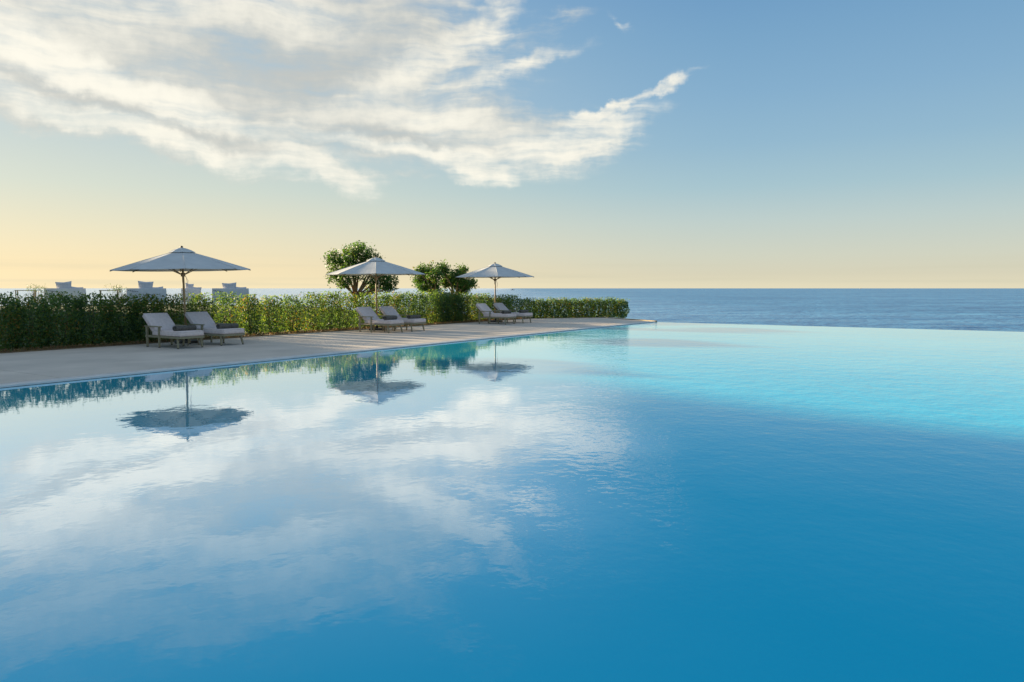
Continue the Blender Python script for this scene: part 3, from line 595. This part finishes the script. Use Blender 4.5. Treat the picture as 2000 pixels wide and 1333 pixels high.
# ---------------------------------------------------------------- parasols
def make_umbrella():
    root = empty('parasol', (0, 0, 0)); R = 1.84; ZR = 2.09; ZT = 2.66
    b = MB(); b.box((0, 0, 0.035), (0.62, 0.62, 0.07), bev=0.015); b.tube([(0, 0, 0.07), (0, 0, 0.42)], 0.042, 14); b.build('base_plate', M_metal, root)
    p = MB(); p.tube([(0, 0, 0.07), (0, 0, 1.3), (0, 0, 2.62)], [0.031, 0.031, 0.029], 16); p.build('pole', M_polewood, root)
    def top(ang_k, r):        # height of the canopy under rib ang_k at radius fraction r
        return ZT + (ZR - ZT) * (r ** 1.06)
    v = []; f_ = []; NR = 9; NA = 6; cols = 8 * NA
    for sheet in (0, 1):
        for i in range(NR + 1):
            fr = 0.04 + 0.96 * i / NR
            for k in range(cols):
                seg, u = divmod(k, NA); u /= NA; a0 = 2 * math.pi * seg / 8; a1 = 2 * math.pi * (seg + 1) / 8
                x = R * fr * ((1 - u) * math.cos(a0) + u * math.cos(a1)); y = R * fr * ((1 - u) * math.sin(a0) + u * math.sin(a1))
                bow = 4 * u * (1 - u); x *= 1 - 0.045 * bow * fr ** 3; y *= 1 - 0.045 * bow * fr ** 3
                z = top(0, fr) - 0.022 * bow * fr * (1 - 0.55 * fr ** 4) 
                v.append((x, y, z - 0.006 * sheet))
    n1 = (NR + 1) * cols
    for sh in (0, 1):
        for i in range(NR):
            for k in range(cols):
                q = (sh * n1 + i * cols + k, sh * n1 + (i + 1) * cols + k, sh * n1 + (i + 1) * cols + (k + 1) % cols, sh * n1 + i * cols + (k + 1) % cols)
                f_.append(q if sh == 0 else tuple(reversed(q)))
    for k in range(cols): a = NR * cols + k; b_ = NR * cols + (k + 1) % cols; f_.append((a, n1 + a, n1 + b_, b_))
    c = MB(); c.add(v, f_, False); can = c.build('canopy', M_canvas, root)
    seams = MB()
    for k in range(8):
        a = 2 * math.pi * k / 8; seams.tube([(R * fr * math.cos(a), R * fr * math.sin(a), top(0, fr) + 0.003) for fr in (0.06, 0.5, 1.0)], 0.007, 5)
    seams.build('seam', M_canvas, can)
    vc = MB(); vv = []; rad = [0.01, 0.12, 0.24, 0.36]; zz = [2.725, 2.70, 2.655, 2.590]
    for r_, z_ in zip(rad, zz):
        for k in range(16):
            a = 2 * math.pi * k / 16; rr = r_ * (1 if k % 2 == 0 else 0.93); vv.append((rr * math.cos(a), rr * math.sin(a), z_ - (0.012 if k % 2 and r_ > 0.2 else 0)))
    vv += [(x, y, z - 0.005) for x, y, z in vv]
    ff = [(j * 16 + k, (j + 1) * 16 + k, (j + 1) * 16 + (k + 1) % 16, j * 16 + (k + 1) % 16) for j in range(3) for k in range(16)]
    ff += [tuple(i + 64 for i in reversed(q)) for q in ff] + [(48 + k, 112 + k, 112 + (k + 1) % 16, 48 + (k + 1) % 16) for k in range(16)]
    vc.add(vv, ff, False); vc.build('vent_cap', M_canvas, can)
    fi = MB(); fi.tube([(0, 0, 2.60), (0, 0, 2.72), (0, 0, 2.73), (0, 0, 2.745), (0, 0, 2.765), (0, 0, 2.775)], [0.02, 0.022, 0.038, 0.042, 0.03, 0.008], 12); fi.build('finial', M_brass, root)
    h = MB(); h.tube([(0, 0, 1.90), (0, 0, 1.91), (0, 0, 2.0), (0, 0, 2.01)], [0.05, 0.062, 0.062, 0.05], 14); h.build('runner', M_polewood, root)
    h = MB(); h.tube([(0, 0, 2.53), (0, 0, 2.61)], 0.055, 14); h.build('hub', M_polewood, root)
    for k in range(8):
        a = 2 * math.pi * k / 8; ca, sa = math.cos(a), math.sin(a)
        r_ = MB(); r_.beam((0.05 * ca, 0.05 * sa, 2.575), (R * 1.0 * ca, R * 1.0 * sa, ZR - 0.025), 0.022, 0.028, 0.018, 0.02); rb = r_.build('rib', M_polewood, root)
        s_ = MB(); s_.beam((0.06 * ca, 0.06 * sa, 1.96), (R * 0.46 * ca, R * 0.46 * sa, top(0, 0.46) - 0.05), 0.016, 0.022); s_.build('strut', M_polewood, rb)
    cd = MB(); cd.tube([(0.07, 0.0, 1.92), (0.10, 0.02, 1.75), (0.085, 0.03, 1.6), (0.12, 0.02, 1.48), (0.10, 0.0, 1.42)], 0.006, 6); cd.tube([(0.05, 0.03, 1.92), (0.13, 0.05, 1.78), (0.10, 0.05, 1.62)], 0.005, 6); cd.build('pull_cord', M_cush, root)
    return root
um = make_umbrella()
UD = 6.1
for i, (px, rot, lab, tilt) in enumerate([(361, 0.04, 'near parasol with blue grey shaded canopy on a wooden pole, behind the two nearest loungers', 0.030),
                                    (735.5, 0.0, 'middle parasol with half sunlit canopy in front of the big tree', 0.01),
                                    (967.5, 0.08, 'far parasol, smallest in view, with pale stripes of sun on the canopy', 0.01)]):
    o = um if i == 0 else copy_tree(um)
    ss = s_at(px, UD, DECK_Z); p = P(ss, UD, DECK_Z)
    o.location = p; az = math.atan2(p.x, p.y); o.rotation_euler = (0, -tilt * 0.6, -az + rot)
    tag(o, lab, 'parasol', 'parasols along the pool deck')

# ---------------------------------------------------------------- daybeds on the upper terrace
TZ = 0.68
def pillow_mesh(w, h, t):
    mb = MB(); n = 12; vs = []
    for side in (1, -1):
        for i in range(n + 1):
            for j in range(n + 1):
                u = -1 + 2 * i / n; v = -1 + 2 * j / n; e = (1 - u ** 4) * (1 - v ** 4)
                pin = 1 - 0.13 * (1 - abs(v)) ** 0.8 * abs(u) ** 3 ; pin2 = 1 - 0.13 * (1 - abs(u)) ** 0.8 * abs(v) ** 3
                vs.append((u * w / 2 * pin, side * t / 2 * e ** 0.5, v * h / 2 * pin2))
    m_ = (n + 1) ** 2
    fs = []
    for sd in (0, 1):
        for i in range(n):
            for j in range(n):
                q = (sd * m_ + i * (n + 1) + j, sd * m_ + (i + 1) * (n + 1) + j, sd * m_ + (i + 1) * (n + 1) + j + 1, sd * m_ + i * (n + 1) + j + 1)
                fs.append(q if sd else tuple(reversed(q)))
    mb.add(vs, fs, True); return mb
def make_daybed():
    root = empty('daybed', (0, 0, 0))       # seen from behind: local -y faces the viewer
    f = MB(); f.box((0, 0.9, 0.16), (1.95, 1.9, 0.08), bev=0.01); f.build('platform', M_white, root)
    for sx in (-1, 1):
        for yy in (0.05, 1.75):
            l = MB(); l.box((sx * 0.9, yy, 0.06), (0.08, 0.08, 0.12)); l.build('leg', M_white, root)
    m = MB(); m.box((0, 0.95, 0.30), (1.88, 1.78, 0.20), bev=0.05); m.build('mattress', M_pillow, root)
    b = MB(); b.box((0.0, -0.02, 0.55), (1.95, 0.10, 0.74), bev=0.02); b.build('backrest', M_white, root)
    for sx in (-1, 1):
        a = MB(); a.box((sx * 0.95, 0.42, 0.48), (0.07, 0.78, 0.60), bev=0.015); a.build('side_panel', M_white, root)
    for k in range(6):
        s = MB(); s.box((-0.86 + k * 0.085, -0.078, 0.80 - k * 0.012), (0.05, 0.012, 0.035)); s.build('lace', M_strap, root)
    return root
DB = [(127, 40.0, 'daybed farthest left beyond the dark end of the hedge'), (286, 40.0, 'daybed seen over the hedge below the left tip of the near parasol'),
      (372, 43.5, 'daybed mostly hidden behind the near parasol pole'), (450, 41.5, 'daybed farthest right, seen over the sunlit shrubs of the hedge')]
d0 = make_daybed(); bp_ = pillow_mesh(0.78, 0.74, 0.24).build('throw_pillow', M_pillow); sp_ = pillow_mesh(0.62, 0.5, 0.2).build('throw_pillow', M_pillow)
PL = ['on the leftmost daybed', 'on the daybed below the left tip of the near parasol', 'on the daybed hidden by the near parasol pole', 'on the rightmost daybed']
for i, (px, Y, lab) in enumerate(DB):
    o = d0 if i == 0 else copy_tree(d0); X = (px - 1000) / math.hypot(F, 103) * Y
    rz = -math.atan2(X, Y) * 1.0; o.location = (X, Y, TZ); o.rotation_euler = (0, 0, rz)
    tag(o, lab, 'daybed', 'white daybeds beyond the hedge')
    Mx = Matrix.Translation((X, Y, TZ)) @ Matrix.Rotation(rz, 4, 'Z')
    a = bp_ if i == 0 else bp_.copy(); b = sp_ if i == 0 else sp_.copy()
    if i: COL.objects.link(a); COL.objects.link(b)
    if i == 2: o.scale = (0.52, 0.7, 1.0)
    hgt = (0.93, 0.95, 0.86, 0.88)[i]
    a.location = Mx @ Vector(((-0.04 if i != 2 else -0.08), 0.20, hgt)); a.scale = (1, 1, 1) if i != 2 else (0.6, 1, 1); a.rotation_euler = (math.radians(-12), math.radians((-4, 3, 8, -3)[i]), rz)
    b.location = Mx @ Vector(((0.55 if i != 2 else 0.30), 0.18, 0.76)); b.rotation_euler = (math.radians(-10), math.radians((5, -4, 4, 2)[i]), rz + 0.1)
    tag(a, 'large square grey white pillow ' + PL[i], 'pillow', 'pillows on the daybeds'); tag(b, 'smaller right hand pillow ' + PL[i], 'pillow', 'pillows on the daybeds')
# terrace tables and the wispy plants next to them
def make_ttable():
    root = empty('terrace_table', (0, 0, 0)); t = MB(); t.box((0, 0, 0.80), (0.95, 0.7, 0.04), bev=0.008); t.build('table_top', M_wood, root)
    for sx in (-1, 1):
        for sy in (-1, 1):
            l = MB(); l.box((sx * 0.42, sy * 0.3, 0.39), (0.05, 0.05, 0.78)); l.build('leg', M_wood, root)
    return root
t0 = make_ttable()
for i, (px, lab) in enumerate([(50, 'pale terrace table left of the leftmost daybed'), (213, 'pale terrace table between the two left daybeds')]):
    o = t0 if i == 0 else copy_tree(t0); Y = 40.5; X = (px - 1000) / math.hypot(F, 103) * Y; o.location = (X, Y, TZ); o.rotation_euler = (0, 0, 0.45); tag(o, lab, 'table', 'tables beyond the hedge')
def wisp(px, Y, wid, top, n, label):
    X = (px - 1000) / math.hypot(F, 103) * Y; root = empty('wispy_shrub', (X, Y, TZ - 0.05)); st = MB(); pts = []
    for _ in range(n):
        x = random.gauss(0, wid * 0.5); e = Vector((x, random.gauss(0, 0.2), random.uniform(top * 0.8, top)))
        st.tube([(x * 0.02, 0, 0), (x * 0.8, 0, top * 0.5), e], [0.008, 0.006, 0.003], 4)
        k = 9; q = rng.uniform(0.45, 1.0, k)[:, None]; pts.append(np.array([(x * 0.8, 0, top * 0.5)]) * (1 - q) + np.array(e) * q + rng.normal(0, 0.05, (k, 3)))
    np_mesh('foliage', kites(np.concatenate(pts), 0.04, 0.08, 0.45), 4, L_tree, root); st.build('stem', M_stem, root)
    tag(root, label, 'shrub', 'wispy shrubs beyond the hedge')
wisp(70, 38.5, 0.45, 1.18, 26, 'wispy thin leaved shrub left of the leftmost daybed'); wisp(232, 38.5, 0.50, 1.18, 28, 'wispy thin leaved shrub between the two left daybeds')

# ---------------------------------------------------------------- boat on the horizon
def boat(px, dist, L_, label):
    X = (px - 1000) / math.hypot(F, 103) * dist; root = empty('motor_boat', (X, dist, -5)); root.rotation_euler = (0, 0, 0.1)
    h = MB(); a = L_ / 2; b = L_ * 0.13; z = L_ * 0.11
    h.add([(-a, -b, z), (-a, b, z), (a * 0.5, b, z), (a * 1.05, 0, z * 1.4), (a * 0.5, -b, z), (-a * .95, -b * .7, 0), (-a * .95, b * .7, 0), (a * 0.5, b * .6, 0), (a * 0.85, 0, 0), (a * 0.5, -b * .6, 0)],
          [(0, 1, 2, 3, 4), (9, 8, 7, 6, 5), (0, 5, 6, 1), (1, 6, 7, 2), (2, 7, 8, 3), (3, 8, 9, 4), (4, 9, 5, 0)]); h.build('hull', M_boat, root)
    c = MB(); c.box((-a * 0.05, 0, z + L_ * 0.06), (L_ * 0.30, b * 1.3, L_ * 0.12)); c.box((-a * 0.02, 0, z + L_ * 0.15), (L_ * 0.16, b * 1.0, L_ * 0.06)); c.build('cabin', M_boat, root)
    m = MB(); m.tube([(-a * 0.1, 0, z), (-a * 0.1, 0, z + L_ * 0.34)], L_ * 0.012, 6); m.build('mast', M_boat, root); tag(root, label, 'boat')
boat(1001, 2600, 16, 'small grey boat on the sea just right of the far parasol')
boat(1681, 9000, 24, 'tiny distant boat on the horizon at the right')

# ---------------------------------------------------------------- unseen building added at the left to shade the near half of the place
def wing(s0, s1, d0_, d1, h, label):
    root = frame_obj(empty('shade_wing', (0, 0, 0))); root['label'] = label; root['category'] = 'building'
    w = MB(); w.box(((s0 + s1) / 2, (d0_ + d1) / 2, h / 2), (s1 - s0, d1 - d0_, h)); w.build('wall', M_plaster, root)
    r = MB(); r.box(((s0 + s1) / 2, (d0_ + d1) / 2, h + 0.15), (s1 - s0 + 0.04, d1 - d0_ + 0.04, 0.3)); r.build('roof', M_plaster, root)
    for fl in range(int(h // 3)):
        k = s0 + 2
        while k < s1 - 1.5:
            q = MB(); q.box((k, d0_ - 0.02, 1.6 + fl * 3), (1.5, 0.08, 1.9)); fr = q.build('window', M_white, root)
            g_ = MB(); g_.box((k, d0_ - 0.07, 1.6 + fl * 3), (1.34, 0.03, 1.74)); g_.build('pane', M_glass, fr); k += 3.6
wing(-60, -23.3, 27, 40, 11.5, 'tall unseen building added left of the pool terrace to cast shade')
ax = frame_obj(empty('shade_annex', (0, 0, 0))); tag(ax, 'low unseen block with a sloping roof, added beside the tall one to shape its shadow', 'building')  # lower block added; its roof slope shapes the shadow edge
w = MB(); w.add([(-23.28, 27, 0), (-18.6, 27, 0), (-18.6, 27, 4.4), (-23.28, 27, 7.6), (-23.28, 36, 0), (-18.6, 36, 0), (-18.6, 36, 4.4), (-23.28, 36, 7.6)],
    [(0, 1, 2, 3), (5, 4, 7, 6), (1, 5, 6, 2), (4, 0, 3, 7), (0, 4, 5, 1)]); w.build('wall', M_plaster, ax)
w = MB(); w.add([(-23.28, 26.7, 7.602), (-18.3, 26.7, 4.20), (-18.3, 36.3, 4.20), (-23.28, 36.3, 7.602), (-23.28, 26.7, 7.8), (-18.3, 26.7, 4.40), (-18.3, 36.3, 4.40), (-23.28, 36.3, 7.8)],
    [(3, 2, 1, 0), (4, 5, 6, 7), (0, 1, 5, 4), (1, 2, 6, 5), (2, 3, 7, 6), (3, 0, 4, 7)]); w.build('roof', M_cope, ax)
for k in (-21.8, -20.0):
    q = MB(); q.box((k, 26.98, 1.7), (1.2, 0.08, 1.7)); fr = q.build('window', M_white, ax); g_ = MB(); g_.box((k, 26.93, 1.7), (1.04, 0.03, 1.54)); g_.build('pane', M_glass, fr)
